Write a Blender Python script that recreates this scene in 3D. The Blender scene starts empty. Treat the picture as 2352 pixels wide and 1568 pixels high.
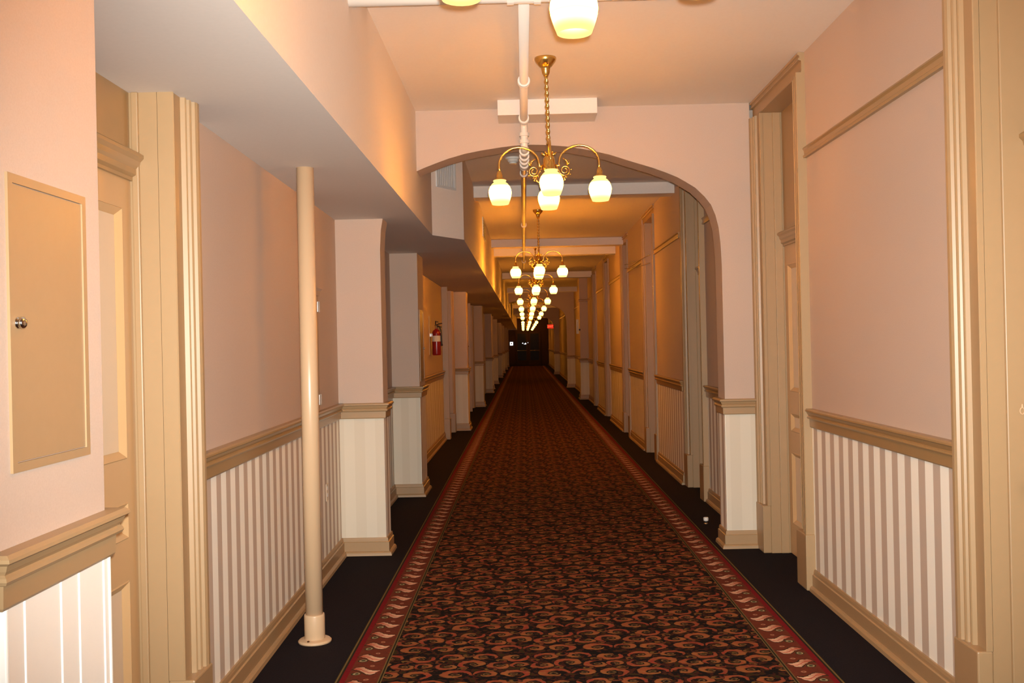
import bpy, bmesh, math, random
from mathutils import Vector, Matrix
random.seed(4)
C = bpy.context.scene.collection
SC = bpy.context.scene

def lin(r, g, b):
    f = lambda c: c/255/12.92 if c/255 <= .04045 else ((c/255+.055)/1.055)**2.4
    return (f(r), f(g), f(b), 1)

# ------------------------------------------------------------------ camera, light, exposure
F_PX, VPX, VPY, ROLL, CAM_H = 2287.0, 1203.0, 788.0, math.radians(1.25), 1.5
vx, vy = VPX-1176, 784-VPY
ux = math.cos(-ROLL)*vx-math.sin(-ROLL)*vy
uy = math.sin(-ROLL)*vx+math.cos(-ROLL)*vy
yaw, pitch = -math.atan(ux/F_PX), -math.atan(uy/math.hypot(F_PX, ux))
FW = Vector((math.sin(yaw)*math.cos(pitch), math.cos(yaw)*math.cos(pitch), math.sin(pitch)))
RT = FW.cross(Vector((0, 0, 1))).normalized()
UP = RT.cross(FW)
R2 = RT*math.cos(ROLL)-UP*math.sin(ROLL)
U2 = UP*math.cos(ROLL)+RT*math.sin(ROLL)
cam = bpy.data.cameras.new('camera')
cam.sensor_width = 36
cam.lens = F_PX/2352*36
cam.clip_start, cam.clip_end = .05, 200
camo = bpy.data.objects.new('camera', cam)
C.objects.link(camo)
CP = Vector((0, 0, CAM_H))
camo.matrix_world = Matrix(((R2.x, U2.x, -FW.x, CP.x), (R2.y, U2.y, -FW.y, CP.y), (R2.z, U2.z, -FW.z, CP.z), (0, 0, 0, 1)))
SC.camera = camo

w = bpy.data.worlds.new('world')
SC.world = w
w.use_nodes = True
w.node_tree.nodes['Background'].inputs[0].default_value = (1, .6, .3, 1)
w.node_tree.nodes['Background'].inputs[1].default_value = .01

FLASH_W, LAMP_L, LAMP_NEAR, LAMP_FAR = 1500.0, 340.0, 200.0, 130.0
fl = bpy.data.lights.new('camera_flash', 'SPOT')        # the camera's own flash, a few cm above the lens
fl.energy = FLASH_W
fl.color = (.93, .90, .835)
fl.spot_size, fl.spot_blend = math.radians(80), 1.0
fl.shadow_soft_size = .012
flo = bpy.data.objects.new('camera_flash', fl)
C.objects.link(flo)
fp = CP+R2*.012+U2*.03
fd = Matrix.Rotation(math.radians(-3), 3, U2) @ FW         # it points a little to the right of the lens axis
fr = fd.cross(U2).normalized()
fu = fr.cross(fd)
flo.matrix_world = Matrix(((fr.x, fu.x, -fd.x, fp.x), (fr.y, fu.y, -fd.y, fp.y), (fr.z, fu.z, -fd.z, fp.z), (0, 0, 0, 1)))

vs = SC.view_settings
vs.view_transform = 'Standard'
vs.look = 'None'
vs.gamma = 1
vs.exposure = 0
vs.use_curve_mapping = False
SC.cycles.diffuse_bounces = 5
SC.cycles.use_denoising = True
SC.cycles.sample_clamp_indirect = 4

# ------------------------------------------------------------------ materials
class E:                                                  # tiny expression builder over Math nodes
    nt = None
    def __init__(s, v): s.v = v
    @staticmethod
    def op(o, *a, clamp=False):
        n = E.nt.nodes.new('ShaderNodeMath')
        n.operation = o
        n.use_clamp = clamp
        for i, x in enumerate(a):
            x = x.v if isinstance(x, E) else x
            if isinstance(x, (int, float)): n.inputs[i].default_value = x
            else: E.nt.links.new(x, n.inputs[i])
        return E(n.outputs[0])
    def __add__(s, o): return E.op('ADD', s, o)
    __radd__ = __add__
    def __sub__(s, o): return E.op('SUBTRACT', s, o)
    def __rsub__(s, o): return E.op('SUBTRACT', o, s)
    def __mul__(s, o): return E.op('MULTIPLY', s, o)
    __rmul__ = __mul__
    def __truediv__(s, o): return E.op('DIVIDE', s, o)
    def lt(s, o): return E.op('LESS_THAN', s, o)
    def gt(s, o): return E.op('GREATER_THAN', s, o)
    def abs(s): return E.op('ABSOLUTE', s)
    def fract(s): return E.op('FRACT', s)
    def floor(s): return E.op('FLOOR', s)

def mixc(f, a, b):
    n = E.nt.nodes.new('ShaderNodeMix')
    n.data_type = 'RGBA'
    for i, x in ((0, f), (6, a), (7, b)):
        x = x.v if isinstance(x, E) else x
        if isinstance(x, (int, float, tuple)): n.inputs[i].default_value = x
        else: E.nt.links.new(x, n.inputs[i])
    return n.outputs[2]

def newmat(name, col=(.5, .5, .5, 1), rough=.6, metal=0, spec=.5):
    m = bpy.data.materials.new(name)
    m.use_nodes = True
    p = m.node_tree.nodes['Principled BSDF']
    p.inputs['Base Color'].default_value = col
    p.inputs['Roughness'].default_value = rough
    p.inputs['Metallic'].default_value = metal
    p.inputs['Specular IOR Level'].default_value = spec
    E.nt = m.node_tree
    return m, p

def pos():
    g = E.nt.nodes.new('ShaderNodeNewGeometry')
    s = E.nt.nodes.new('ShaderNodeSeparateXYZ')
    E.nt.links.new(g.outputs['Position'], s.inputs[0])
    return g.outputs['Position'], E(s.outputs[0]), E(s.outputs[1]), E(s.outputs[2])

def noise(vec, scale, detail=2, rough=.5):
    n = E.nt.nodes.new('ShaderNodeTexNoise')
    n.inputs['Scale'].default_value = scale
    n.inputs['Detail'].default_value = detail
    n.inputs['Roughness'].default_value = rough
    E.nt.links.new(vec, n.inputs['Vector'])
    return E(n.outputs[0])

def bump(p, h, strength=.1, dist=.002):
    b = E.nt.nodes.new('ShaderNodeBump')
    b.inputs['Strength'].default_value = strength
    b.inputs['Distance'].default_value = dist
    E.nt.links.new(h.v, b.inputs['Height'])
    E.nt.links.new(b.outputs[0], p.inputs['Normal'])

def setc(p, c): E.nt.links.new(c.v if isinstance(c, E) else c, p.inputs['Base Color'])

def grainy(name, a, b, scale, rough=.8, spec=.3, bs=.12, bd=.002):
    m, p = newmat(name, a, rough, spec=spec)
    v, *_ = pos()
    n = noise(v, scale, 3)
    big = noise(v, 1.3, 2)
    setc(p, mixc(n*.7+big*.3, a, b))
    bump(p, n, bs, bd)
    return m

M = {}
M['paper'] = grainy('pink_wallpaper', (.465, .36, .29, 1), (.57, .46, .385, 1), 230)
M['ceiling'] = grainy('ceiling_paint', (.76, .69, .615, 1), (.82, .75, .675, 1), 60, .7)
M['soffit'] = grainy('beam_paint', (.73, .665, .61, 1), (.79, .725, .67, 1), 60, .7)
M['trim'] = grainy('tan_gloss_paint', (.365, .24, .122, 1), (.39, .258, .134, 1), 25, .42, .5, .05, .001)
M['trimdark'] = grainy('brown_gloss_paint', (.33, .205, .088, 1), (.36, .225, .10, 1), 25, .3, .5, .05, .001)  # brown of the transoms, plus shade coloured into rails facing the corridor
M['doortan'] = grainy('door_tan_paint', (.53, .34, .165, 1), (.55, .36, .18, 1), 25, .35, .5, .05, .001)
M['panel'] = grainy('door_panel_cream', (.66, .53, .38, 1), (.68, .55, .40, 1), 25, .4, .5, .05, .001)
M['plate'] = grainy('access_panel_paint', (.36, .235, .122, 1), (.385, .255, .136, 1), 40, .38, .5, .05, .001)
M['board'] = grainy('cream_board_paint', (.86, .82, .75, 1), (.89, .85, .78, 1), 40, .5, .4, .04, .001)
M['bead'] = newmat('white_bead_paint', (.96, .95, .90, 1), .5)[0]
M['pipe'] = newmat('white_pipe_paint', (.74, .69, .62, 1), .4)[0]
M['white'] = newmat('white_plastic', (.75, .73, .68, 1), .45)[0]
M['sign'] = newmat('pale_sign_plate', (.75, .76, .75, 1), .5)[0]
M['ink'] = newmat('grey_print', (.35, .35, .36, 1), .6)[0]
M['grille'] = newmat('pale_grille_metal', (.62, .66, .68, 1), .4, .1)[0]
M['grilledark'] = newmat('grille_gap', (.2, .22, .24, 1), .7)[0]
M['post'] = newmat('post_paint', (.60, .42, .255, 1), .33)[0]
M['brass'] = newmat('polished_brass', (.80, .50, .14, 1), .24, 1)[0]
M['chrome'] = newmat('chrome', (.75, .72, .68, 1), .15, 1)[0]
M['bronze'] = newmat('bronze_knob', (.28, .16, .09, 1), .28, 1)[0]
M['red'] = newmat('extinguisher_red', (.22, .007, .009, 1), .25)[0]
M['black'] = newmat('black_rubber', (.015, .014, .013, 1), .5)[0]
M['labelpaper'] = newmat('pale_label', (.6, .55, .45, 1), .6)[0]
M['glass'] = newmat('dark_door_glass', (.008, .006, .005, 1), .35, 0, .15)[0]
M['darkwood'] = newmat('dark_door_wood', (.05, .025, .012, 1), .6, 0, .2)[0]
M['wire'] = newmat('brown_wire', (.12, .05, .03, 1), .5)[0]

def navy():
    m, p = newmat('navy_carpet', (.012, .010, .016, 1), .95, spec=.1)
    v, *_ = pos()
    n = noise(v, 160, 3)
    setc(p, mixc(n, (.004, .0035, .006, 1), (.016, .012, .016, 1)))
    bump(p, n, .5, .004)
    return m
M['navy'] = navy()

def stripes(name, axis, period, duty, a, b, phase=0.0):
    m, p = newmat(name, a, .6, spec=.35)
    v, x, y, z = pos()
    c = x if axis == 'x' else y
    t = ((c-phase)/period).fract().lt(duty)
    n = noise(v, 300, 2)
    base = mixc(t, b, a)
    setc(p, mixc(n*.03, base, (.3, .25, .2, 1)))
    bump(p, n, .06, .001)
    return m
CREAM, TAUPE = (.95, .93, .83, 1), (.53, .435, .355, 1)
M['stripeR'] = stripes('striped_paper_right', 'y', .1557, .54, CREAM, TAUPE, 4.024)
M['stripeL'] = stripes('striped_paper_left', 'y', .1426, .54, CREAM, TAUPE, 4.55-.077)
M['stripeX'] = stripes('cream_stripe_paper', 'x', .15, .5, (.68, .63, .515, 1), (.645, .59, .475, 1), .04)

def carpet():
    m, p = newmat('patterned_runner', (.2, .05, .03, 1), .95, spec=.08)
    v, x, y, z = pos()
    dn = E.nt.nodes.new('ShaderNodeTexNoise')
    dn.inputs['Scale'].default_value = 26
    dn.inputs['Detail'].default_value = 2
    E.nt.links.new(v, dn.inputs['Vector'])
    sc = E.nt.nodes.new('ShaderNodeSeparateXYZ')
    E.nt.links.new(dn.outputs['Color'], sc.inputs[0])
    wx, wy = (E(sc.outputs[0])-.5)*.028, (E(sc.outputs[1])-.5)*.028
    xc = x-(-.88)
    u = E.op('MINIMUM', xc, 2.236-xc)
    # field, a half-drop repeat of comma scrolls
    X, Y = x+wx, y+wy
    row = (Y/.37).floor()
    odd = ((row*.5).fract()).gt(.25)
    fx = ((X/.446+odd*.5).fract()-.5)*.446
    fy = ((Y/.37).fract()-.5)*.37
    fine = noise(v, 70, 2)
    bgn = noise(v, 34, 2)
    col = mixc(bgn.gt(.52), (.006, .005, .005, 1), (.045, .012, .008, 1))
    col = mixc(bgn.gt(.62), col, (.025, .022, .006, 1))
    motifs = [(-.145, .115, .4, .056, .020, 1), (.0, .125, 2.6, .052, .017, -1), (.150, .110, 3.6, .060, .021, 1),
              (-.165, -.01, 5.2, .048, .016, -1), (-.045, .02, 1.2, .066, .023, 1), (.085, -.005, 4.4, .054, .018, -1),
              (.175, .0, .9, .042, .014, 1), (-.12, -.125, 3.0, .062, .022, -1), (.02, -.12, .2, .052, .018, 1),
              (.145, -.125, 1.9, .060, .020, -1), (-.075, .15, 4.0, .026, .012, 1), (.08, .065, 1.0, .024, .011, -1),
              (-.2, .06, 2.0, .024, .011, 1), (.035, -.055, 5.0, .024, .010, 1), (-.1, -.045, .3, .022, .010, -1), (.2, -.06, 3.4, .024, .011, 1)]
    for i, (cx, cy, rot, R, W, mir) in enumerate(motifs):
        px, py = (fx-cx)*(.92 if i % 2 else 1.04), (fy-cy)*1.18
        c, s = math.cos(rot), math.sin(rot)
        qx, qy = px*c+py*s, (py*c-px*s)*mir
        r = E.op('SQRT', qx*qx+qy*qy)
        t = (E.op('ARCTAN2', qy, qx)+math.pi)/(2*math.pi)
        d = (r-(t*.6+.45)*R).abs()-t*(1.1-t)*(W*2.9)+(fine-.5)*.010
        ins = d.lt(0)
        g = E.op('MULTIPLY', (t*1.2-.2)+(bgn-.5)*1.6, 1, clamp=True)
        ccol = mixc(g, (.25, .10, .032, 1), (.22, .034, .022, 1))
        ccol = mixc(d.gt(-.004)*.6, ccol, (.13, .06, .02, 1))
        if i > 9: ccol = mixc(g, (.13, .075, .02, 1), (.11, .02, .014, 1))
        out = d.lt(.006)
        col = mixc(out*.75, col, (.007, .005, .006, 1))
        col = mixc(ins, col, ccol)
        if i < 10:
            curl = (r-R*.22).abs().lt(.004)
            col = mixc(curl*.7, col, (.15, .09, .035, 1))
    # border
    sgn = xc.lt(1.118)*2-1
    V = ((y+wy*.6)/.187).fract()*.187-.0935
    uu = u+wx*.6
    bc = mixc(fine, (.085, .02, .012, 1), (.15, .035, .018, 1))
    bc = mixc(u.lt(.050), bc, mixc(fine, (.18, .009, .013, 1), (.12, .006, .010, 1)))
    # leafy S scroll
    q = (uu-.055)/.13
    sv = V-E.op('SINE', q*5.6+.6)*.028
    wd = E.op('MULTIPLY', q*(1-q)*4, 1, clamp=True)*.034+(bgn-.5)*.016+(fine-.5)*.012
    ins = (sv.abs()-wd).lt(0)*q.gt(0)*q.lt(1)
    leaf = mixc(E.op('MULTIPLY', (q-.1)*1.2+(fine-.5)*.9, 1, clamp=True), (.34, .12, .07, 1), (.72, .50, .34, 1))
    leaf = mixc((sv+.004).abs().lt(.004), leaf, (.42, .07, .045, 1))
    halo = (sv.abs()-wd-.008).lt(0)*q.gt(-.05)*q.lt(1.03)
    bc = mixc(halo*.8, bc, (.015, .02, .010, 1))
    bc = mixc(ins, bc, leaf)
    r2 = E.op('SQRT', (uu-.085)*(uu-.085)+(V+.045)*(V+.045))
    bc = mixc(r2.lt(.022), bc, (.02, .03, .014, 1))
    bc = mixc((r2-.013).abs().lt(.004), bc, (.30, .24, .13, 1))
    r3 = E.op('SQRT', (uu-.14)*(uu-.14)+(V-.062)*(V-.062))
    bc = mixc((r3-.008).abs().lt(.004)*.8, bc, (.36, .17, .10, 1))
    ln = u.lt(.024)+u.gt(.196)
    bc = mixc(ln, bc, (.022, .016, .010, 1))
    ol = (u-.010).abs().lt(.004)+(u-.198).abs().lt(.0025)+(u-.211).abs().lt(.0025)
    bc = mixc(ol, bc, (.14, .10, .035, 1))
    col = mixc(u.lt(.214), col, bc)
    setc(p, col)
    bump(p, fine, .4, .003)
    return m
M['runner'] = carpet()

def shade_mat(lvl):                                          # lit opal glass: hottest around the bulb, dimmer at the skirt
    m = bpy.data.materials.new('lit_opal_glass')
    m.use_nodes = True
    nt = E.nt = m.node_tree
    nt.nodes.clear()
    out = nt.nodes.new('ShaderNodeOutputMaterial')
    em = nt.nodes.new('ShaderNodeEmission')
    tc = nt.nodes.new('ShaderNodeTexCoord')
    s = nt.nodes.new('ShaderNodeSeparateXYZ')
    nt.links.new(tc.outputs['Object'], s.inputs[0])
    z = E(s.outputs[2])
    k = E.op('MULTIPLY', (z+.142)/.088, 1, clamp=True)*E.op('MULTIPLY', (z+.022)/-.036, 1, clamp=True)   # hottest round the waist, where the bulb sits
    k3 = k*k*k
    st = k3*(lvl-1.7)+1.7
    nt.links.new(mixc(E.op('MULTIPLY', k*1.6, 1, clamp=True), (1, .74, .22, 1), (1, .32, .018, 1)), em.inputs[0])
    nt.links.new(st.v, em.inputs[1])
    nt.links.new(em.outputs[0], out.inputs[0])
    return m
M['shade'] = shade_mat(LAMP_L)
M['shade_far'] = shade_mat(LAMP_FAR)
M['shade_near'] = shade_mat(LAMP_NEAR)                    # weaker bulbs in the two nearest fittings

def emis(name, col, st):
    m = bpy.data.materials.new(name)
    m.use_nodes = True
    nt = m.node_tree
    nt.nodes.clear()
    out = nt.nodes.new('ShaderNodeOutputMaterial')
    em = nt.nodes.new('ShaderNodeEmission')
    em.inputs[0].default_value = col
    em.inputs[1].default_value = st
    nt.links.new(em.outputs[0], out.inputs[0])
    return m
M['exitface'] = emis('exit_red_glow', (1, .03, .01, 1), .8)
M['exitletter'] = emis('exit_letter_glow', (1, .18, .07, 1), 1.5)
M['farglow'] = emis('cool_white_glow', (.9, .92, 1, 1), 2.5)

# ------------------------------------------------------------------ mesh helpers
def obj(name, bm, mat, parent=None, smooth=False, origin=None):
    bmesh.ops.recalc_face_normals(bm, faces=bm.faces[:])
    off = Vector((0, 0, 0))
    if parent is not None:
        q = parent
        while q is not None:
            off += q.location
            q = q.parent
    if origin is not None:
        off = Vector(origin)
    if off.length > 0:
        bmesh.ops.translate(bm, verts=bm.verts[:], vec=-off)
    me = bpy.data.meshes.new(name)
    bm.to_mesh(me)
    bm.free()
    me.materials.append(M[mat])
    if smooth:
        me.shade_smooth()
    o = bpy.data.objects.new(name, me)
    C.objects.link(o)
    if parent is not None:
        o.parent = parent
        if origin is not None:
            q, po = parent, Vector((0, 0, 0))
            while q is not None:
                po += q.location
                q = q.parent
            o.location = off-po
    elif origin is not None:
        o.location = off
    return o

def tag(o, label, cat, group=None, kind=None):
    o['label'] = label
    o['category'] = cat
    if group: o['group'] = group
    if kind: o['kind'] = kind
    return o

def thing(name, label, cat, loc=(0, 0, 0), group=None, kind=None):
    o = bpy.data.objects.new(name, None)
    o.empty_display_size = .1
    C.objects.link(o)
    o.location = loc
    return tag(o, label, cat, group, kind)

def N(): return bmesh.new()

def box(bm, x0, x1, y0, y1, z0, z1):
    vs_ = [bm.verts.new((x, y, z)) for x in (x0, x1) for y in (y0, y1) for z in (z0, z1)]
    for f in ((0, 1, 3, 2), (4, 6, 7, 5), (0, 4, 5, 1), (2, 3, 7, 6), (0, 2, 6, 4), (1, 5, 7, 3)):
        bm.faces.new([vs_[i] for i in f])
    return bm

def bbox(bm, x0, x1, y0, y1, z0, z1, r=.004, seg=2):      # a box with rounded edges
    b = N()
    box(b, x0, x1, y0, y1, z0, z1)
    bmesh.ops.bevel(b, geom=b.edges[:], offset=r, segments=seg, profile=.5, affect='EDGES')
    tmp = bpy.data.meshes.new('t')
    b.to_mesh(tmp)
    b.free()
    bm.from_mesh(tmp)
    bpy.data.meshes.remove(tmp)
    return bm

def prism(bm, poly, z0, z1):
    a = [bm.verts.new((x, y, z0)) for x, y in poly]
    b = [bm.verts.new((x, y, z1)) for x, y in poly]
    n = len(poly)
    bm.faces.new(a)
    bm.faces.new(b)
    for i in range(n):
        bm.faces.new((a[i], a[(i+1) % n], b[(i+1) % n], b[i]))
    return bm

def sweep(bm, path, prof, z):                             # moulding along a floor-plan path, mitred at corners; the room is on the path's right
    pts = [Vector(p) for p in path]
    rings = []
    for i, p in enumerate(pts):
        nd = []
        if i > 0:
            d = (pts[i]-pts[i-1]).normalized()
            nd.append(Vector((d.y, -d.x)))
        if i < len(pts)-1:
            d = (pts[i+1]-pts[i]).normalized()
            nd.append(Vector((d.y, -d.x)))
        m = nd[0] if len(nd) == 1 else (nd[0]+nd[1])/(1+nd[0].dot(nd[1]))
        rings.append([bm.verts.new((p.x+m.x*d_, p.y+m.y*d_, z+h)) for d_, h in prof])
    k = len(prof)
    for a, b in zip(rings, rings[1:]):
        for j in range(k):
            bm.faces.new((a[j], a[(j+1) % k], b[(j+1) % k], b[j]))
    bm.faces.new(rings[0])
    bm.faces.new(rings[-1])
    return bm

def lathe(bm, prof, seg=20, c=(0, 0, 0), close=True):
    rings = []
    for r, z in prof:
        if r < 1e-5:
            rings.append([bm.verts.new((c[0], c[1], c[2]+z))])
        else:
            rings.append([bm.verts.new((c[0]+r*math.cos(2*math.pi*i/seg), c[1]+r*math.sin(2*math.pi*i/seg), c[2]+z)) for i in range(seg)])
    for a, b in zip(rings, rings[1:]):
        for i in range(seg):
            j = (i+1) % seg
            if len(a) == 1 and len(b) == 1: continue
            if len(a) == 1: bm.faces.new((a[0], b[i], b[j]))
            elif len(b) == 1: bm.faces.new((a[i], b[0], a[j]))
            else: bm.faces.new((a[i], b[i], b[j], a[j]))
    if close:
        for r_ in (rings[0], rings[-1]):
            if len(r_) > 2: bm.faces.new(r_)
    return bm

def tube(bm, pts, r, seg=8, cap=True):
    pts = [Vector(p) for p in pts]
    rr = r if isinstance(r, (list, tuple)) else [r]*len(pts)
    t0 = (pts[1]-pts[0]).normalized()
    n = t0.orthogonal().normalized()
    rings = []
    for i, p in enumerate(pts):
        a = pts[max(i-1, 0)]
        b = pts[min(i+1, len(pts)-1)]
        t = (b-a).normalized()
        n = (n-t*n.dot(t)).normalized()
        q = t.cross(n)
        rings.append([bm.verts.new(p+(n*math.cos(2*math.pi*k/seg)+q*math.sin(2*math.pi*k/seg))*rr[i]) for k in range(seg)])
    for a, b in zip(rings, rings[1:]):
        for k in range(seg):
            bm.faces.new((a[k], b[k], b[(k+1) % seg], a[(k+1) % seg]))
    if cap:
        bm.faces.new(rings[0])
        bm.faces.new(rings[-1])
    return bm

def turned(bm, prof, axis, c, seg=16):                    # lathe about x or y
    b = N()
    lathe(b, prof, seg)
    rot = Matrix.Rotation(math.pi/2, 4, 'Y') if axis == 'x' else Matrix.Rotation(-math.pi/2, 4, 'X')
    bmesh.ops.transform(b, matrix=Matrix.Translation(Vector(c)) @ rot, verts=b.verts[:])
    tmp = bpy.data.meshes.new('t')
    b.to_mesh(tmp)
    b.free()
    bm.from_mesh(tmp)
    bpy.data.meshes.remove(tmp)
    return bm

CHAIR = [(0, .112), (.036, .112), (.044, .105), (.045, .098), (.036, .092), (.031, .080), (.025, .072), (.031, .067), (.033, .060),
         (.029, .053), (.019, .050), (.017, .006), (.013, 0), (0, 0)]
BASE = [(0, .125), (.012, .125), (.016, .112), (.017, .098), (.024, .094), (.024, .030), (.034, .027), (.041, .018), (.044, 0), (0, 0)]
PICT = [(0, .062), (.020, .062), (.024, .052), (.016, .042), (.014, .020), (.022, .014), (.020, 0), (0, 0)]
CASING = [(0, 0), (0, .020), (.004, .024), (.009, .020), (.082, .020), (.086, .036), (.092, .039), (.100, .036), (.104, .030), (.118, .031),
          (.122, .040), (.131, .044), (.139, .041), (.143, .036), (.152, .038), (.157, .049), (.172, .054), (.190, .054), (.195, .050), (.195, 0)]
ZC = 3.19
ZB = 2.42
ZR_L, ZR_R = .982, .965

# ------------------------------------------------------------------ floor, ceiling, runner
tag(obj('floor', box(N(), -2.0, 2.4, -4, 72, -.1, 0), 'navy'), 'dark navy carpet covering the corridor floor beside the runner', 'floor', kind='structure')
tag(obj('ceiling', box(N(), -2.0, 2.4, -4, 72, ZC, ZC+.12), 'ceiling'), 'warm cream plaster ceiling over the corridor', 'ceiling', kind='structure')
tag(obj('carpet_runner', bbox(N(), -.88, 1.356, -3.5, 65, 0, .009, .003), 'runner'),
    'long red and black patterned carpet runner with leafy border strips', 'carpet')

# dropped beam along the left side, with its slanted step
bm = N()
prism(bm, [(-1.95, -4), (-.745, -4), (-.745, 8.32), (-.505, 8.74), (-.455, 40), (-.44, 71), (-1.95, 71)], ZB, ZC)
beam = tag(obj('ceiling_beam', bm, 'soffit'), 'long boxed plaster beam dropped below the ceiling along the left wall', 'beam', kind='structure')

# ------------------------------------------------------------------ walls
def wall(side, pa, pb, ztop, label, stripe, pict=True, zr=None, ends=None):
    """wallpapered wall from pa to pb (x, y of its face), with wainscot paper, chair rail, baseboard and picture rail"""
    s = 1 if side == 'right' else -1
    (xa, ya), (xb, yb) = pa, pb
    o = obj('wall_'+side, prism(N(), [(xa, ya), (xb, yb), (xb+s*.3, yb), (xa+s*.3, ya)], 0, ztop), 'paper')
    tag(o, label, 'wall', kind='structure')
    zr = zr if zr is not None else (ZR_L if s < 0 else ZR_R)
    path = [pa, pb] if s < 0 else [pb, pa]
    e = (ends or [])
    path = (e + path) if (e and s > 0 and False) else path
    if ends:                                              # the exposed near end of a wall that stands proud
        path = path+[(xa+.06, ya)]
    sl = .003
    obj('wainscot', sweep(N(), path, [(0, zr), (sl, zr), (sl, .12), (0, .12)], 0), stripe, o)
    obj('chair_rail', sweep(N(), path, CHAIR, zr), 'trimdark', o)
    obj('baseboard', sweep(N(), path, BASE, 0), 'trim', o)
    if pict:
        obj('picture_rail', sweep(N(), path if not ends else path[:-1], PICT, 2.56), 'trimdark', o)
    return o

def door(side, n, y0, y1, x, label, ztop, detail=True, nearc=True, farc=True, depth=.17, proud=.0, zbar=2.135, knob=None):
    """recessed door: y0..y1 is the clear opening, x the wall face"""
    s = 1 if side == 'right' else -1
    D = lambda d: x-s*d                                   # d metres out from the wall face into the corridor
    xf = D(.02+proud)
    xl = x+s*(depth-.02)
    t = thing('door_%d' % n, label, 'door', (x, (y0+y1)/2, 0), kind='structure')
    head = ZC-.12 if s > 0 else ztop
    for (yi, sg, on) in ((y0, -1, nearc), (y1, 1, farc)):
        if not on: continue
        prof = [(D(d+(proud if d > 0 else 0)), yi+sg*ss) for ss, d in CASING]
        cs = obj('casing', prism(N(), prof, .33 if detail else 0, head if s > 0 else ztop), 'trim', t)
        if detail:
            a, b = sorted((yi, yi+sg*.205))
            x0, x1 = sorted((D(0), D(.058+proud)))
            obj('plinth_block', bbox(N(), x0, x1, a, b, 0, .33, .006), 'trim', cs)
    # jambs with their stop beads
    bm = N()
    for yi, sg in ((y0, -1), (y1, 1)):
        a, b = sorted((yi, yi+sg*.1))
        x0, x1 = sorted((x-s*.001, x+s*(depth+.05)))
        box(bm, x0, x1, a, b, 0, ztop)
        a, b = sorted((yi-sg*.012, yi+sg*.02))
        x0, x1 = sorted((x+s*.065, x+s*(depth-.03)))
        bbox(bm, x0, x1, a, b, 0, ztop, .004)
    obj('jamb', bm, 'trim', t)
    if s > 0:
        x0, x1 = sorted((D(.045), x+.05))
        bm = N()
        prof = [(D(d), ss) for ss, d in CASING[:-6]]
        k = .12/prof[-1][1]
        vs_ = [[bm.verts.new((px, yy, head-.0+pz*k)) for px, pz in prof+[(x+.2, .12), (x+.2, 0)]] for yy in (y0-.195, y1+.204 if farc else y1+.1)]
        m_ = len(vs_[0])
        for j in range(m_):
            bm.faces.new((vs_[0][j], vs_[0][(j+1) % m_], vs_[1][(j+1) % m_], vs_[1][j]))
        bm.faces.new(vs_[0])
        bm.faces.new(vs_[1])
        obj('head_casing', bm, 'trim', t)
    # transom bar with moulded front and the blank panel above
    bm = N()
    tb = [(.0, .1), (.035, .1), (.05, .09), (.05, .078), (.038, .066), (.034, .05), (.026, .04), (.026, .02), (.012, .012), (.012, 0), (0, 0)]
    path = [(xl, y0), (xl, y1)] if s < 0 else [(xl, y1), (xl, y0)]
    sweep(bm, path, tb, zbar)
    x0, x1 = sorted((xl, xl+s*.08))
    box(bm, x0, x1, y0, y1, zbar, zbar+.1)
    obj('transom_bar', bm, 'trimdark', t)
    x0, x1 = sorted((xl+s*.0, xl+s*.04))
    obj('transom_panel', box(N(), x0, x1, y0, y1, zbar+.1, ztop), 'trimdark', t)
    # leaf with six recessed panels
    st = .085
    mid = (y0+y1)/2
    ys = [y0, y0+st, mid-st/2, mid+st/2, y1-st, y1]
    zs = [.004, .22, .71, .855, .98, 1.13, 2.0, zbar]
    pz = {1, 3, 5}
    bm = N()
    xb = xl+s*.04
    xr = xl+s*.016
    panels = []
    P = lambda xx, yy, zz: bm.verts.new((xx, yy, zz))
    for i in range(5):
        for j in range(7):
            a, b, c, d = ys[i], ys[i+1], zs[j], zs[j+1]
            if i in (1, 3) and j in pz and detail:
                mw = .028
                o_ = [(a, c), (b, c), (b, d), (a, d)]
                i_ = [(a+mw, c+mw), (b-mw, c+mw), (b-mw, d-mw), (a+mw, d-mw)]
                steps = [(0, 0), (.12, -.004), (.3, .0), (.75, .010), (1, .016)]
                rings = []
                for f_, dd in steps:
                    rings.append([P(xl+s*dd, p[0]+(q[0]-p[0])*f_, p[1]+(q[1]-p[1])*f_) for p, q in zip(o_, i_)])
                for r0, r1 in zip(rings, rings[1:]):
                    for k in range(4):
                        bm.faces.new((r0[k], r0[(k+1) % 4], r1[(k+1) % 4], r1[k]))
                panels.append((a+mw, b-mw, c+mw, d-mw))
            else:
                bm.faces.new([P(xl, a, c), P(xl, b, c), P(xl, b, d), P(xl, a, d)])
    for (a, b) in ((ys[0], ys[0]), (ys[-1], ys[-1])):
        bm.faces.new([P(xl, a, zs[0]), P(xb, a, zs[0]), P(xb, a, zbar), P(xl, a, zbar)])
    bm.faces.new([P(xb, ys[0], zs[0]), P(xb, ys[-1], zs[0]), P(xb, ys[-1], zbar), P(xb, ys[0], zbar)])
    bmesh.ops.remove_doubles(bm, verts=bm.verts[:], dist=1e-5)
    leaf = obj('leaf', bm, 'doortan', t)
    for (a, b, c, d) in panels:
        x0, x1 = sorted((xr-s*.001, xr+s*.01))
        obj('panel', box(N(), x0, x1, a, b, c, d), 'panel', leaf)
    if detail:
        ky = y1-.05 if knob == 'far' else y0+.05
        pr = [(0.0, -.012), (.026, -.012), (.026, -.006), (.010, 0), (.009, .03), (.022, .036), (.028, .048), (.026, .062), (.014, .070), (0, .071)]
        pr = [(r, -s*z) for r, z in pr]
        obj('knob', turned(N(), pr, 'x', (xl, ky, .925)), 'bronze', leaf, True)
    return t

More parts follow.
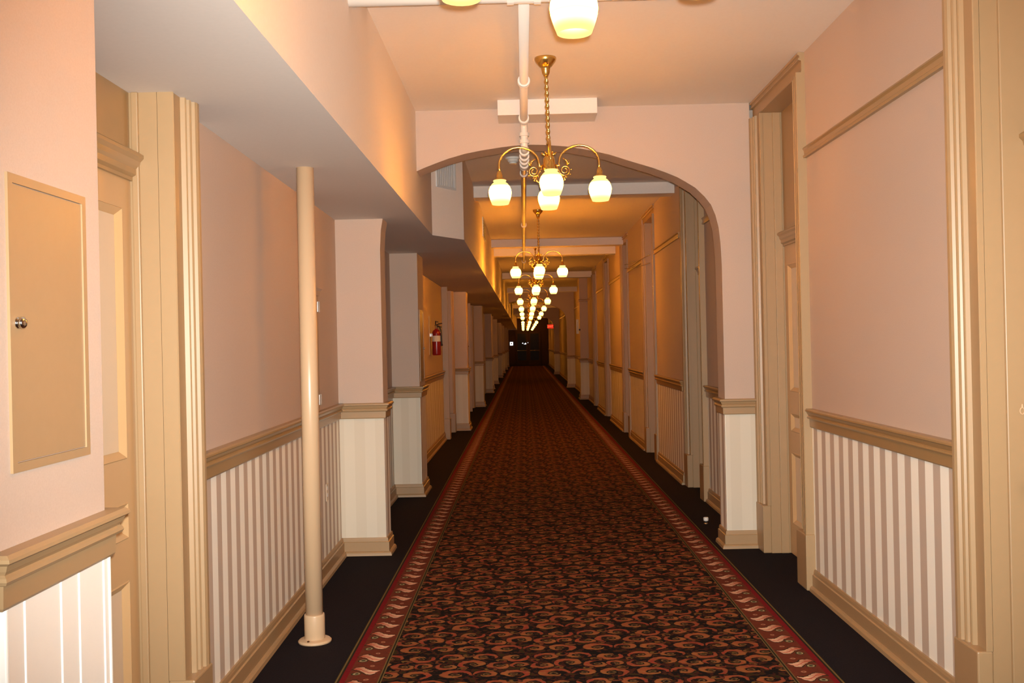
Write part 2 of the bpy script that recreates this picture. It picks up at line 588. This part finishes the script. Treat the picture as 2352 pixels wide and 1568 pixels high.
def pier(pf, y1, xw, label, stripe=True, zr=ZR_L, ztop=ZB, side='left', pict=None):
    xf, y0 = pf
    s = 1 if side == 'right' else -1
    o = obj('pier', box(N(), *sorted((xf, xw+s*.05)), y0, y1, 0, ztop), 'paper')
    tag(o, label, 'pillar', kind='structure')
    path = [(xw, y0), (xf, y0), (xf, y1), (xw, y1)]
    if s > 0: path = [(xw, y1), (xf, y1), (xf, y0), (xw, y0)]
    fr = [(xw, y0), (xf, y0)] if s < 0 else [(xf, y0), (xw, y0)]
    sd = [(xf, y0), (xf, y1)] if s < 0 else [(xf, y1), (xf, y0)]
    pw = [(0, zr), (.003, zr), (.003, .12), (0, .12)]
    if stripe:
        obj('wainscot', sweep(N(), fr, pw, 0), 'stripeX', o)
        obj('wainscot', sweep(N(), sd, pw, 0), 'stripeL' if s < 0 else 'stripeR', o)
    obj('chair_rail', sweep(N(), path, CHAIR, zr), 'trim', o)
    obj('baseboard', sweep(N(), path, BASE, 0), 'trim', o)
    if pict: obj('picture_rail', sweep(N(), path, PICT, pict), 'trimdark', o)
    return o

# near left pier with grooved boards
XA = -1.02
pa_ = pier((XA, 1.905), 2.392, -1.32, 'broad near left pier with grooved cream boards below the rail', stripe=False, zr=1.008)
cuts = [1.905, 1.981, 2.137, 2.224, 2.354, 2.392]
for i in range(5):
    obj('plank', bbox(N(), XA-.002, XA+.010, cuts[i]+.0015, cuts[i+1]-.0015, .10, 1.012, .003), 'board', pa_)
for y in cuts[1:5]:
    obj('bead', bbox(N(), XA, XA+.0125, y-.002, y+.002, .10, 1.010, .002), 'bead', pa_)
obj('corner_bead', bbox(N(), XA-.012, XA+.013, 2.380, 2.3935, .10, 1.010, .004), 'bead', pa_)
obj('corner_bead', bbox(N(), XA-.012, XA+.013, 1.9035, 1.917, .10, 1.010, .004), 'bead', pa_)
for i in range(2):
    obj('plank', bbox(N(), -1.30+i*.14, -1.165+i*.14, 1.895, 1.907, .10, 1.012, .003), 'board', pa_)

wall('left', (-1.285, -4), (-1.285, 1.905), ZB, 'left wall in the recess before the near pier', 'stripeL', pict=False)
door('left', 1, 2.56, 3.52, -1.285, 'tan panelled door in the recess behind the near left pier', ZB, depth=.12, proud=.035, nearc=False, zbar=2.105)
obj_w = wall('left', (-1.285, 3.715), (-1.345, 7.17), ZB, 'pink papered left wall with striped wainscot behind the white post', 'stripeL', pict=False)
wall('left', (-1.32, 7.41), (-1.32, 9.9), ZB, 'left wall just beyond the arch, mostly hidden by the pilaster', 'stripeL', pict=False)
pier((-1.045, 9.9), 10.45, -1.32, 'grey lit left pier, first one beyond the arch')
wall('left', (-1.31, 10.45), (-1.29, 15.80), ZB, 'left wall carrying the red fire extinguisher', 'stripeL', pict=False)
door('left', 2, 15.98, 17.0, -1.29, 'left door just before the second pier beyond the arch', ZB, depth=.12, proud=.04)
pier((-.995, 17.38), 17.9, -1.29, 'second left pier beyond the arch')
ord_ = ['third', 'fourth', 'fifth', 'sixth', 'seventh', 'eighth', 'ninth']
yp = [23.85, 30.5, 37.2, 43.9, 50.6, 57.3, 64.0]
yprev = 17.9
for k, y in enumerate(yp):
    wall('left', (-1.27, yprev), (-1.27, y-1.6), ZB, 'left wall between the %s and %s piers beyond the arch' % ((['second']+ord_)[k], ord_[k]), 'stripeL', pict=False)
    door('left', 3+k, y-1.42, y-.4, -1.27, 'left door just before the %s pier beyond the arch' % ord_[k], ZB, depth=.12, proud=.04, detail=False, farc=True)
    pier((-.985, y), y+.5, -1.27, '%s left pier beyond the arch' % ord_[k])
    yprev = y+.5
wall('left', (-1.27, yprev), (-1.27, 71), ZB, 'last stretch of left wall before the end doors', 'stripeL', pict=False)

# right side
wall('right', (1.70, -4), (1.70, 2.545), ZC, 'right wall beside the viewer before the near door', 'stripeR')
d0 = door('right', 11, 2.74, 3.68, 1.70, 'near right tan door with a bronze knob at the picture edge', 3.07, depth=.20, knob='far')
bm = N()
ang = [2*math.pi*i/14 for i in range(15)]
tube(bm, [(1.818+.0085*math.cos(a), 3.665, 1.213+.012*math.sin(a)) for a in ang], .0022, 6, False)
tube(bm, [(1.818, 3.665, 1.225), (1.818, 3.665, 1.238)], [.004, .002], 6)
obj('keyhole_plate', bm, 'post', d0)
wall('right', (1.70, 3.875), (1.70, 5.94), ZC, 'near right wall with bold striped wainscot and picture rail', 'stripeR')
door('right', 12, 6.115, 6.965, 1.70, 'right door standing next to the arch', 3.07, depth=.15)
wall('right', (1.69, 7.41), (1.69, 9.24), ZC, 'right wall just beyond the arch', 'stripeR')
door('right', 13, 9.42, 10.12, 1.69, 'first right door beyond the arch', 3.07, depth=.13)
wall('right', (1.645, 10.36), (1.645, 12.34), ZC, 'right wall between the first and second doors beyond the arch', 'stripeR', ends=[1])
door('right', 14, 12.53, 13.36, 1.67, 'second right door beyond the arch', 3.07, depth=.13)
wall('right', (1.645, 13.62), (1.645, 15.46), ZC, 'right wall between the second and third doors beyond the arch', 'stripeR', ends=[1])
door('right', 15, 15.65, 16.35, 1.67, 'third right door beyond the arch', 3.07, depth=.13)
wall('right', (1.645, 16.53), (1.645, 18.92), ZC, 'right wall between the third and fourth doors beyond the arch', 'stripeR', ends=[1])
door('right', 16, 19.11, 19.95, 1.67, 'fourth right door beyond the arch', 3.07, detail=False, depth=.13)
wall('right', (1.645, 20.15), (1.645, 22.2), ZC, 'right wall between the fourth and fifth doors beyond the arch', 'stripeR', ends=[1])
door('right', 17, 22.4, 23.3, 1.67, 'fifth right door beyond the arch', 3.07, detail=False, depth=.13)
wall('right', (1.69, 23.5), (1.69, 26.0), ZC, 'right wall before the pier with the hanging sign', 'stripeR')
pier((1.475, 26.0), 26.6, 1.69, 'right pier carrying the small white hanging sign', zr=ZR_R, ztop=ZC, side='right', pict=2.55)
wall('right', (1.69, 26.6), (1.69, 33.0), ZC, 'right wall between the sign pier and the second arch', 'stripeR')
wall('right', (1.69, 33.3), (1.69, 47.0), ZC, 'right wall between the second and third arches', 'stripeR')
wall('right', (1.69, 47.3), (1.69, 71), ZC, 'last stretch of right wall before the end doors', 'stripeR')

# ------------------------------------------------------------------ arches
def arch(yf, th, xl, xr, label, full=True):
    c = .207
    prof = [(1.228, 0), (1.228, 2.02), (1.222, 2.18), (1.211, 2.30), (1.190, 2.39), (1.160, 2.465), (1.115, 2.525), (1.050, 2.59), (.98, 2.635), (.925, 2.668), (.84, 2.705),
            (.741, 2.743), (.6, 2.788), (.433, 2.845), (.28, 2.882), (.125, 2.910), (-.03, 2.924), (-.13, 2.928), (-.25, 2.923), (-.341, 2.914), (-.48, 2.895), (-.6, 2.874), (-.72, 2.842),
            (-.81, 2.811), (-.90, 2.778), (-.967, 2.750), (-1.04, 2.70), (-1.11, 2.63), (-1.165, 2.54), (-1.20, 2.45), (-1.220, 2.34), (-1.229, 2.2), (-1.229, 2.05), (-1.229, 0)]
    ip = [(c+a, z) for a, z in prof]
    poly = [(xl, 0), (xl, ZC), (xr, ZC), (xr, 0)]+ip
    bm = N()
    A = [bm.verts.new((x, yf, z)) for x, z in poly]
    B = [bm.verts.new((x, yf+th, z)) for x, z in poly]
    bm.faces.new(A)
    bm.faces.new(B)
    n = len(poly)
    for i in range(n):
        bm.faces.new((A[i], A[(i+1) % n], B[(i+1) % n], B[i]))
    bm.normal_update()
    bmesh.ops.triangulate(bm, faces=[f for f in bm.faces if len(f.verts) > 4])
    o = tag(obj('arch_wall', bm, 'paper'), label, 'arch', kind='structure')
    xi0, xi1 = c-1.229, c+1.228
    for (fr, sd, path, zr, sm) in (([(xl, yf), (xi0, yf)], [(xi0, yf), (xi0, yf+th)], [(xl, yf), (xi0, yf), (xi0, yf+th)], ZR_L, 'stripeL'),
                                  ([(xi1, yf), (xr, yf)], [(xi1, yf+th), (xi1, yf)], [(xi1, yf+th), (xi1, yf), (xr, yf)], ZR_R-.008, 'stripeR')):
        pw = [(0, zr), (.003, zr), (.003, .12), (0, .12)]
        obj('wainscot', sweep(N(), fr, pw, 0), 'stripeX', o)
        obj('wainscot', sweep(N(), sd, pw, 0), sm, o)
        obj('chair_rail', sweep(N(), path, CHAIR, zr), 'trim', o)
        obj('baseboard', sweep(N(), path, BASE, 0), 'trim', o)
    return o
arch(7.17, .24, -1.345, 1.655, 'wide flattened plaster arch across the corridor in front')
arch(33.0, .3, -1.27, 1.69, 'second plaster arch far down the corridor')
arch(47.0, .3, -1.27, 1.69, 'third plaster arch near the corridor end')

# ceiling cross beams and the boxed piece before the arch
for k, (y, d) in enumerate(((10.66, .12), (16.2, .12), (17.5, .15), (23.85, .14), (30.4, .14), (37.2, .14), (43.9, .14), (50.6, .14), (57.3, .14))):
    nm = ['first', 'second', 'third', 'fourth', 'fifth', 'sixth', 'seventh', 'eighth', 'ninth'][k]
    tag(obj('ceiling_beam', box(N(), -.55, 1.66, y, y+.26, ZC-d, ZC), 'soffit'), '%s shallow cross beam on the ceiling beyond the arch' % nm, 'beam', kind='structure')
tag(obj('ceiling_box', bbox(N(), -.147, .545, 6.9, 7.17, 3.083, ZC, .003), 'soffit'), 'small boxed plaster bulkhead on the ceiling against the arch wall', 'bulkhead', kind='structure')

# end wall with dark glass doors, and back wall behind the viewer
ew = tag(obj('wall_back', box(N(), -2, 2.4, 67.5, 67.7, 0, ZC), 'darkwood'), 'dark end wall holding the glass doors', 'wall', kind='structure')
t = thing('door_31', 'dark glazed double doors closing the far end of the corridor', 'door', (.3, 67.45, 0), kind='structure')
for i in range(2):
    x0 = -.55+i*.86
    lf = obj('leaf', bbox(N(), x0, x0+.84, 67.42, 67.48, .01, 2.3, .01), 'darkwood', t)
    obj('pane', box(N(), x0+.13, x0+.71, 67.405, 67.43, .35, 2.15), 'glass', lf)
    obj('push_bar', tube(N(), [(x0+.1, 67.37, 1.0), (x0+.74, 67.37, 1.0)], .018), 'brass', lf, True)
tag(obj('wall_front', box(N(), -2, 2.4, -4.1, -4, 0, ZC), 'paper'), 'papered wall closing the corridor behind the viewer', 'wall', kind='structure')

# ------------------------------------------------------------------ post by the left wall
px_, py_ = -1.10, 5.08
t = thing('support_post', 'round cream painted steel post standing beside the left wall', 'post', (px_, py_, 0))
obj('shaft', lathe(N(), [(.044, .05), (.044, 2.42)], 28, (px_, py_, 0)), 'post', t, True).data.shade_flat()
for p in t.children[0].data.polygons: p.use_smooth = abs(p.normal.z) < .5
cl = obj('collar', lathe(N(), [(.0445, .012), (.050, .012), (.052, .02), (.052, .135), (.050, .142), (.0445, .143)], 28, (px_, py_, 0)), 'post', t)
fg = obj('flange', lathe(N(), [(.0, .0), (.084, .0), (.084, .008), (.078, .014), (.055, .018), (.05, .02)], 32, (px_, py_, 0)), 'post', t)
for o in (cl, fg):
    for p in o.data.polygons: p.use_smooth = abs(p.normal.z) < .5
obj('screw', lathe(N(), [(.006, .015), (.006, .021), (0, .023)], 8, (px_-.02, py_-.062, 0)), 'bronze', t)

# ------------------------------------------------------------------ access panels, outlet, extinguisher
def access_panel(x, y0, y1, z0, z1, label, ky, kz, s=-1, mat='plate'):
    t = thing('access_panel', label, 'panel', (x, (y0+y1)/2, z0))
    D = lambda d: x-s*d
    bm = N()
    m = .0185
    for (a, b, c, d) in ((y0, y1, z1-m, z1), (y0, y1, z0, z0+m), (y0, y0+m, z0+m, z1-m), (y1-m, y1, z0+m, z1-m)):
        box(bm, *sorted((D(-.002), D(.006))), a, b, c, d)
    bmesh.ops.remove_doubles(bm, verts=bm.verts[:], dist=1e-5)
    obj('frame', bm, mat, t)
    obj('panel_door', bbox(N(), *sorted((D(-.003), D(.0035))), y0+m+.0015, y1-m-.0015, z0+m+.0015, z1-m-.0015, .001, 1), mat, t)
    pr = [(0, 0), (.012, 0), (.012, .003), (.009, .004), (.009, .006), (.0125, .008), (.0125, .013), (.008, .017), (0, .018)]
    obj('knob', turned(N(), [(r, -s*(z+.003)) for r, z in pr], 'x', (x, ky, kz)), 'chrome', t, True)
    return t
access_panel(XA, 1.957, 2.308, 1.264, 1.862, 'tan flush access panel with chrome knob on the near left pier', 1.99, 1.563)
access_panel(-1.045, 9.98, 10.36, 1.14, 1.86, 'glinting access panel on the side of the first pier beyond the arch', 10.3, 1.47)
access_panel(-.995, 17.46, 17.82, 1.15, 1.85, 'access panel on the side of the second left pier beyond the arch', 17.76, 1.47)
access_panel(-.985, 23.93, 24.28, 1.15, 1.85, 'access panel on the side of the third left pier beyond the arch', 24.2, 1.47)

t = thing('wall_cabinet', 'shallow hinged wall cabinet half hidden behind the cream post', 'cabinet', (-1.335, 6.14, 1.095))
obj('cabinet_frame', bbox(N(), -1.345, -1.312, 5.93, 6.36, 1.095, 1.83, .003), 'trim', t)
obj('cabinet_door', bbox(N(), -1.318, -1.303, 5.96, 6.31, 1.12, 1.80, .003), 'trim', t)
obj('cap', sweep(N(), [(-1.335, 5.91), (-1.340, 6.38)], [(0, .055), (.05, .055), (.055, .045), (.04, .03), (.034, 0), (0, 0)], 1.83), 'trimdark', t)
for z in (1.725, 1.135):
    obj('hinge', bbox(N(), -1.314, -1.297, 6.300, 6.345, z, z+.07, .003), 'chrome', t)

t = thing('wall_outlet', 'pale electrical outlet plate on the striped wainscot before the arch', 'outlet', (-1.335, 6.62, .5))
obj('cover_plate', bbox(N(), -1.340, -1.328, 6.585, 6.655, .48, .595, .002), 'panel', t)
for z in (.508, .553):
    obj('socket', bbox(N(), -1.3285, -1.326, 6.605, 6.635, z, z+.024, .001), 'white', t)

ex, ey = -1.205, 13.75
t = thing('fire_extinguisher', 'red fire extinguisher hung on the left wall beyond the arch', 'extinguisher', (ex, ey, 1.36))
obj('cylinder', lathe(N(), [(0, 0), (.05, 0), (.058, .008), (.06, .02), (.06, .30), (.056, .325), (.042, .345), (.022, .357), (.018, .37), (0, .37)], 20, (ex, ey, 1.36)), 'red', t, True)
bm = lathe(N(), [(.019, .365), (.019, .39), (.014, .40), (.014, .415), (0, .415)], 12, (ex, ey, 1.36))
obj('valve', bm, 'chrome', t)
bm = N()
tube(bm, [(ex, ey-.01, 1.775), (ex+.03, ey-.01, 1.79), (ex+.085, ey-.01, 1.80)], [.009, .010, .008], 6)
tube(bm, [(ex-.02, ey, 1.77), (ex+.03, ey, 1.762), (ex+.075, ey, 1.745)], [.008, .009, .007], 6)
tube(bm, [(ex-.01, ey, 1.77), (ex-.005, ey, 1.83), (ex+.03, ey, 1.815)], [.008, .012, .008], 6)
obj('handle', bm, 'black', t)
obj('hose', tube(N(), [(ex+.02, ey, 1.76), (ex+.05, ey-.01, 1.75), (ex+.066, ey-.015, 1.70), (ex+.068, ey-.015, 1.60), (ex+.072, ey-.01, 1.52), (ex+.078, ey-.01, 1.49)], [.01, .01, .01, .01, .011, .014], 8), 'black', t, True)
b = lathe(N(), [(.0605, .19), (.0605, .27)], 20, (ex, ey, 1.36), False)
bmesh.ops.delete(b, geom=[v for v in b.verts if v.co.y > ey+.02], context='VERTS')
obj('paper_label', b, 'labelpaper', t)
bm = bbox(N(), -1.301, -1.290, ey-.08, ey+.11, 1.37, 1.90, .002)
obj('mounting_board', bm, 'trim', t)
obj('bracket', box(N(), -1.29, -1.255, ey-.03, ey+.03, 1.62, 1.66), 'chrome', t)

# ------------------------------------------------------------------ pipes and ceiling fittings
t = thing('sprinkler_pipe', 'white sprinkler pipe running along the ceiling and dipping under the arch', 'pipe', (.034, 4.42, 3.05))
def bend(pts, r=.06):
    out = [Vector(pts[0])]
    for a, b, c in zip(pts, pts[1:], pts[2:]):
        a, b, c = Vector(a), Vector(b), Vector(c)
        p, q = b+(a-b).normalized()*r, b+(c-b).normalized()*r
        for i in range(7):
            f = i/6
            out.append(p*(1-f)**2+b*2*f*(1-f)+q*f*f)
    out.append(Vector(pts[-1]))
    return out
PX = .034
ZP = 3.055
obj('pipe', tube(N(), bend([(PX, 4.43, ZP), (PX, 7.02, ZP), (PX, 7.02, 2.872), (PX, 7.72, 2.872), (PX, 7.72, ZP), (PX, 20.5, ZP)], .05), .026, 16), 'pipe', t, True)
obj('cross_pipe', tube(N(), [(-.76, 4.42, 3.045), (1.70, 4.42, 3.045)], .033, 18), 'pipe', t, True)
bm = N()
tube(bm, [(PX-.075, 4.42, 3.045), (PX-.045, 4.42, 3.045)], .043, 18)
tube(bm, [(PX+.045, 4.42, 3.045), (PX+.075, 4.42, 3.045)], .043, 18)
tube(bm, [(PX-.05, 4.42, 3.045), (PX+.05, 4.42, 3.045)], .038, 18)
obj('tee', bm, 'pipe', t)
for (y, z, ax) in ((5.90, ZP, 1), (6.88, ZP, 1), (2.965, 0, 0), (2.915, 0, 0), (7.10, 2.872, 1), (7.30, 2.872, 1), (7.46, 2.872, 1), (7.62, 2.872, 1), (8.75, ZP, 1), (9.1, ZP, 1), (13.07, ZP, 1), (18.9, ZP, 1)):
    bm = N()
    if ax:
        for q in (0, .028):
            tube(bm, [(PX, y+q-.004, z), (PX, y+q+.012, z)], .037, 18)
    else:
        tube(bm, [(PX, 7.02, y-.008), (PX, 7.02, y+.016)], .036, 18)
    obj('coupling', bm, 'pipe', t)
sp = obj('sprinkler_head', lathe(N(), [(.012, .04), (.012, .02), (.008, .016), (.006, .0), (.004, -.008), (0, -.009)], 10, (.16, 4.42, 2.975)), 'pipe', t)

t = thing('smoke_detector', 'round white smoke detector on the ceiling beyond the arch', 'detector', (-.062, 9.06, ZC-.055))
obj('mounting_plate', lathe(N(), [(0, ZC), (.068, ZC), (.068, ZC-.018), (.0, ZC-.018)], 24, (-.062, 9.06, 0)), 'white', t)
obj('sensor_cap', lathe(N(), [(0.05, ZC-.016), (.052, ZC-.03), (.044, ZC-.042), (.036, ZC-.044), (.034, ZC-.056), (0, ZC-.058)], 24, (-.062, 9.06, 0)), 'white', t)

# grille on the slanted step of the beam
ga, gb = Vector((-.745, 8.32)), Vector((-.505, 8.74))
gd = (gb-ga).normalized()
gn = Vector((gd.y, -gd.x))
def gpt(f, d, z):
    p = ga+gd*f+gn*d
    return (p.x, p.y, z)
def gbox(bm, f0, f1, d0, d1, z0, z1):
    v = [bm.verts.new(gpt(f, d, z)) for f in (f0, f1) for d in (d0, d1) for z in (z0, z1)]
    for q in ((0, 1, 3, 2), (4, 6, 7, 5), (0, 4, 5, 1), (2, 3, 7, 6), (0, 2, 6, 4), (1, 5, 7, 3)):
        bm.faces.new([v[i] for i in q])
t = thing('air_grille', 'pale louvred air grille on the slanted beam step under the arch', 'vent', gpt(.2, 0, 2.84))
bm = N()
f0, f1, z0, z1 = .07, .36, 2.835, 3.11
for (a, b, c, d) in ((f0, f1, z1-.02, z1), (f0, f1, z0, z0+.02), (f0, f0+.02, z0+.02, z1-.02), (f1-.02, f1, z0+.02, z1-.02)):
    gbox(bm, a, b, -.002, .012, c, d)
obj('frame', bm, 'grille', t)
bm = N()
gbox(bm, f0+.015, f1-.015, -.001, .003, z0+.015, z1-.015)
obj('backing', bm, 'grilledark', t)
for k in range(9):
    bm = N()
    f = f0+.032+k*.028
    gbox(bm, f, f+.018, .002, .009, z0+.02, z1-.02)
    obj('louver', bm, 'grille', t)
t = thing('air_grille', 'flush grey grille on the beam side further beyond the arch', 'vent', (-.5, 13.1, 2.88))
obj('frame', bbox(N(), -.515, -.488, 12.75, 13.45, 2.88, 3.13, .003), 'grille', t)
for k in range(6):
    obj('louver', box(N(), -.489, -.484, 12.79, 13.41, 2.90+k*.036, 2.90+k*.036+.02), 'grilledark', t)

# ------------------------------------------------------------------ chandelier
def shade_bm(seg=20):
    o = [(.033, .004), (.039, .001), (.039, -.003), (.034, -.009), (.047, -.019), (.059, -.036), (.066, -.056), (.068, -.072), (.066, -.090), (.061, -.108), (.055, -.126), (.049, -.142)]
    i = [(r-.003, z) for r, z in reversed(o)]
    b = lathe(N(), o+i, seg, close=False)
    return b
def chandelier(loc, label):
    x, y, z = loc
    t = thing('chandelier', label, 'chandelier', loc, 'brass chandeliers along the corridor')
    UPZ = Vector((0, 0, .03))
    A0 = lambda bm: (bmesh.ops.translate(bm, verts=bm.verts[:], vec=Vector(loc)), bm)[1]
    A = lambda bm: (bmesh.ops.translate(bm, verts=bm.verts[:], vec=Vector(loc)+UPZ), bm)[1]
    obj('canopy', A0(lathe(N(), [(0, 0), (.064, 0), (.065, -.010), (.060, -.024), (.048, -.040), (.036, -.054), (.028, -.058), (.026, -.072), (.022, -.092), (.016, -.104), (.013, -.110), (0, -.110)], 24)), 'brass', t, True)
    bm = N()
    rings = []
    nz, ns = 96, 12
    for k in range(nz+1):
        zz = -.105-.41*k/nz
        tw = k/nz*2*math.pi*5.5
        ring = []
        for i in range(ns):
            a = 2*math.pi*i/ns
            r = .0105+.0032*math.cos(2*(a-tw))
            ring.append(bm.verts.new((r*math.cos(a), r*math.sin(a), zz)))
        rings.append(ring)
    for a, b in zip(rings, rings[1:]):
        for i in range(ns):
            bm.faces.new((a[i], b[i], b[(i+1) % ns], a[(i+1) % ns]))
    obj('twisted_stem', A0(bm), 'brass', t, True)
    bm = lathe(N(), [(.009, -.54), (.009, -.60), (.016, -.604), (.02, -.612), (.030, -.62), (.035, -.635), (.036, -.662), (.034, -.68), (.040, -.684), (.040, -.692), (.030, -.70), (.020, -.712), (.022, -.725), (.014, -.738), (.008, -.744), (.010, -.752), (0, -.758)], 24)
    obj('body', A(bm), 'brass', t, True)
    bm = N()                                             # leafy crown
    lathe(bm, [(.010, -.598), (.020, -.602), (.018, -.606), (.010, -.606)], 16)
    for k in range(6):
        a = 2*math.pi*k/6
        ca, sa = math.cos(a), math.sin(a)
        tube(bm, [(ca*r, sa*r, zz) for r, zz in ((.014, -.603), (.026, -.605), (.036, -.598), (.043, -.594), (.045, -.598))], [.004, .008, .007, .005, .002], 6)
    obj('crown', A(bm), 'brass', t, True)
    for k in range(4):
        a = math.pi/2*k
        ca, sa = math.cos(a), math.sin(a)
        W = lambda r, zz: (ca*r, sa*r, zz)
        pts = [(.034, -.668), (.058, -.672)]
        for i in range(13):
            th = math.pi*(1-i/12)
            pts.append((.178-.119*math.cos(math.pi-th)*-1 if False else .178+.119*math.cos(th), -.655+.100*math.sin(th)))
        pts += [(.297, -.675), (.297, -.706)]
        arm = obj('arm', A(tube(N(), [W(r, zz) for r, zz in pts], .0062, 8)), 'brass', t, True)
        obj('socket', A(lathe(N(), [(.006, -.690), (.012, -.696), (.015, -.706), (.018, -.714), (.019, -.735), (.034, -.740), (.036, -.752), (.030, -.754), (0, -.754)], 16, W(.297, 0))), 'brass', arm, True)
        obj('shade', A(lathe_at(shade_bm(), W(.297, -.748))), 'shade', arm, True, origin=Vector(loc)+UPZ+Vector(W(.297, -.748)))
        # filigree scroll under the arm root
        bm = N()
        sp_ = []
        for i in range(26):
            th = 2*math.pi*1.75*i/25
            rr = .034*(1-.72*i/25)
            sp_.append((.092-rr*math.cos(th), -.700-rr*math.sin(th)))
        tube(bm, [W(.042, -.668), W(.048, -.69)]+[W(r, zz) for r, zz in sp_], .0034, 5)
        for (r0, z0_, sgn) in ((.105, -.668, 1), (.075, -.735, -1)):
            for q in range(3):
                tube(bm, [W(r0+.002*q, z0_+sgn*.006*q), W(r0+.013-.010*q, z0_+sgn*(.010+.010*q)), W(r0+.016-.019*q, z0_+sgn*(.022+.009*q)), W(r0+.006-.015*q, z0_+sgn*(.028+.006*q))], [.0036, .004, .0032, .002], 5)
        for q in range(5):
            th = math.pi*(1.0+.25*q)
            tube(bm, [W(.092+.034*math.cos(th), -.700+.034*math.sin(th)), W(.092+.043*math.cos(th+.15), -.700+.043*math.sin(th+.15))], [.004, .0015], 5)
        obj('scroll', A(bm), 'brass', t, True)
    return t
def lathe_at(bm, p):
    bmesh.ops.translate(bm, verts=bm.verts[:], vec=Vector(p))
    return bm

def dup(root, loc, label):
    r = root.copy()
    C.objects.link(r)
    r.location = loc
    r['label'] = label
    for ch in list(root.children):
        c = ch.copy()
        C.objects.link(c)
        c.parent = r
        for g in ch.children:
            d = g.copy()
            C.objects.link(d)
            d.parent = c
    return r
CX = .165
def weak_bulbs(root, mat='shade_near'):
    for ch in root.children:
        for g in ch.children:
            if g.name.startswith('shade'):
                g.material_slots[0].link = 'OBJECT'
                g.material_slots[0].material = M[mat]
c1 = chandelier((CX, 5.91, ZC), 'four lamp brass chandelier on a twisted stem just before the arch')
cs = [(.160, 2.48, 'nearest brass chandelier, only its lit glass shade showing at the top edge'),
      (.215, 12.65, 'first brass chandelier beyond the arch'), (.23, 17.0, 'second brass chandelier beyond the arch'),
      (.24, 21.6, 'third brass chandelier beyond the arch'), (.255, 26.2, 'fourth brass chandelier beyond the arch'),
      (.265, 30.9, 'fifth brass chandelier beyond the arch'), (.275, 35.5, 'sixth brass chandelier beyond the arch')]
for (x, y, lb) in cs:
    r = dup(c1, (x, y, ZC), lb)
    if y > 20: weak_bulbs(r, 'shade_far')
    if y < 5:
        weak_bulbs(r)                                     # this one hangs on a slightly shorter stem
        for ch in r.children:
            if ch.name.startswith('twisted_stem'): ch.scale.z = .95
            elif not ch.name.startswith('canopy'): ch.location.z += .03
for y in (43.5, 48.5, 54.0, 60.0, 66.0): weak_bulbs(dup(c1, (.28, y, ZC), 'one of the tiny lit chandeliers clustered at the far corridor end'), 'shade_far')
weak_bulbs(c1)
c1.rotation_euler = (0, math.radians(-.8), math.radians(0))

# ------------------------------------------------------------------ signs and small things
def text_mesh(body, size, depth):
    cu = bpy.data.curves.new('txt', 'FONT')
    cu.body = body
    cu.size = size
    cu.extrude = depth
    cu.align_x = 'CENTER'
    cu.align_y = 'CENTER'
    o = bpy.data.objects.new('txt', cu)
    C.objects.link(o)
    dg = bpy.context.evaluated_depsgraph_get()
    me = bpy.data.meshes.new_from_object(o.evaluated_get(dg))
    bpy.data.objects.remove(o)
    bpy.data.curves.remove(cu)
    return me
t = thing('exit_sign', 'glowing red exit sign by the third arch at the far end', 'sign', (1.28, 46.8, 2.16))
obj('housing', bbox(N(), 1.12, 1.42, 46.82, 46.90, 2.16, 2.36, .008), 'red', t)
obj('lit_face', box(N(), 1.13, 1.41, 46.81, 46.825, 2.17, 2.35), 'exitface', t)
obj('bracket', box(N(), 1.40, 1.44, 46.84, 47.0, 2.24, 2.28), 'black', t)
me = text_mesh('EXIT', .13, .002)
me.materials.clear()
me.materials.append(M['exitletter'])
lt = bpy.data.objects.new('lettering', me)
C.objects.link(lt)
lt.parent = t
lt.location = (-.01, .005, .10)
lt.rotation_euler = (math.pi/2, 0, 0)

t = thing('hanging_sign', 'narrow white sign plate standing out from the right pier', 'sign', (1.43, 25.9, 1.71))
obj('sign_plate', bbox(N(), 1.372, 1.438, 25.88, 25.90, 1.715, 2.085, .003), 'sign', t)
obj('bracket', box(N(), 1.43, 1.48, 25.89, 26.05, 1.80, 1.84), 'black', t)
bm = N()
for k in range(7):
    box(bm, 1.398, 1.412, 25.878, 25.881, 1.78+k*.036, 1.80+k*.036)
obj('print', bm, 'ink', t)

t = thing('door_stop', 'small white tipped door stop on the navy carpet by the arch', 'door stop', (1.452, 8.13, 0))
obj('stem', lathe(N(), [(0, 0), (.018, 0), (.016, .004), (.007, .008), (.007, .024)], 12, (1.452, 8.13, 0)), 'chrome', t)
obj('rubber_tip', lathe(N(), [(.006, .020), (.018, .022), (.021, .030), (.021, .046), (.017, .052), (0, .053)], 14, (1.452, 8.13, 0)), 'white', t, True)

t = thing('cable', 'thin dark wire strung across the right wall beyond the arch', 'wire', (1.62, 13, 2.55))
for a, b in (((1.600, 12.47, 2.47), (1.60, 15.55, 2.63)), ((1.600, 12.47, 2.57), (1.60, 15.55, 2.69))):
    obj('strand', tube(N(), [a, [(a[i]+b[i])/2-(.02 if i == 2 else 0) for i in range(3)], b], .005, 6), 'wire', t)

for (x, y, z, r) in ((-.07, 67.3, 1.50, .035), (.03, 67.3, 1.44, .022), (.12, 67.3, 1.47, .05), (.28, 67.3, 1.53, .02)):  # small glowing balls set on the end doors as bright specks
    o = obj('glow_speck', lathe(N(), [(0, r), (r*.7, r*.7), (r, 0), (r*.7, -r*.7), (0, -r)], 10, (x, 67.43-r*.8, z)), 'farglow')
    tag(o, 'tiny cool white glowing speck at the far end doors', 'lamp', 'glowing white specks at the end doors')
t = thing('lit_notice', 'small bright white notice left of the end doors', 'sign', (-.83, 67.49, 1.37))
obj('board', bbox(N(), -.93, -.73, 67.475, 67.505, 1.37, 1.60, .01), 'farglow', t)
obj('print', box(N(), -.87, -.79, 67.470, 67.476, 1.45, 1.54), 'ink', t)
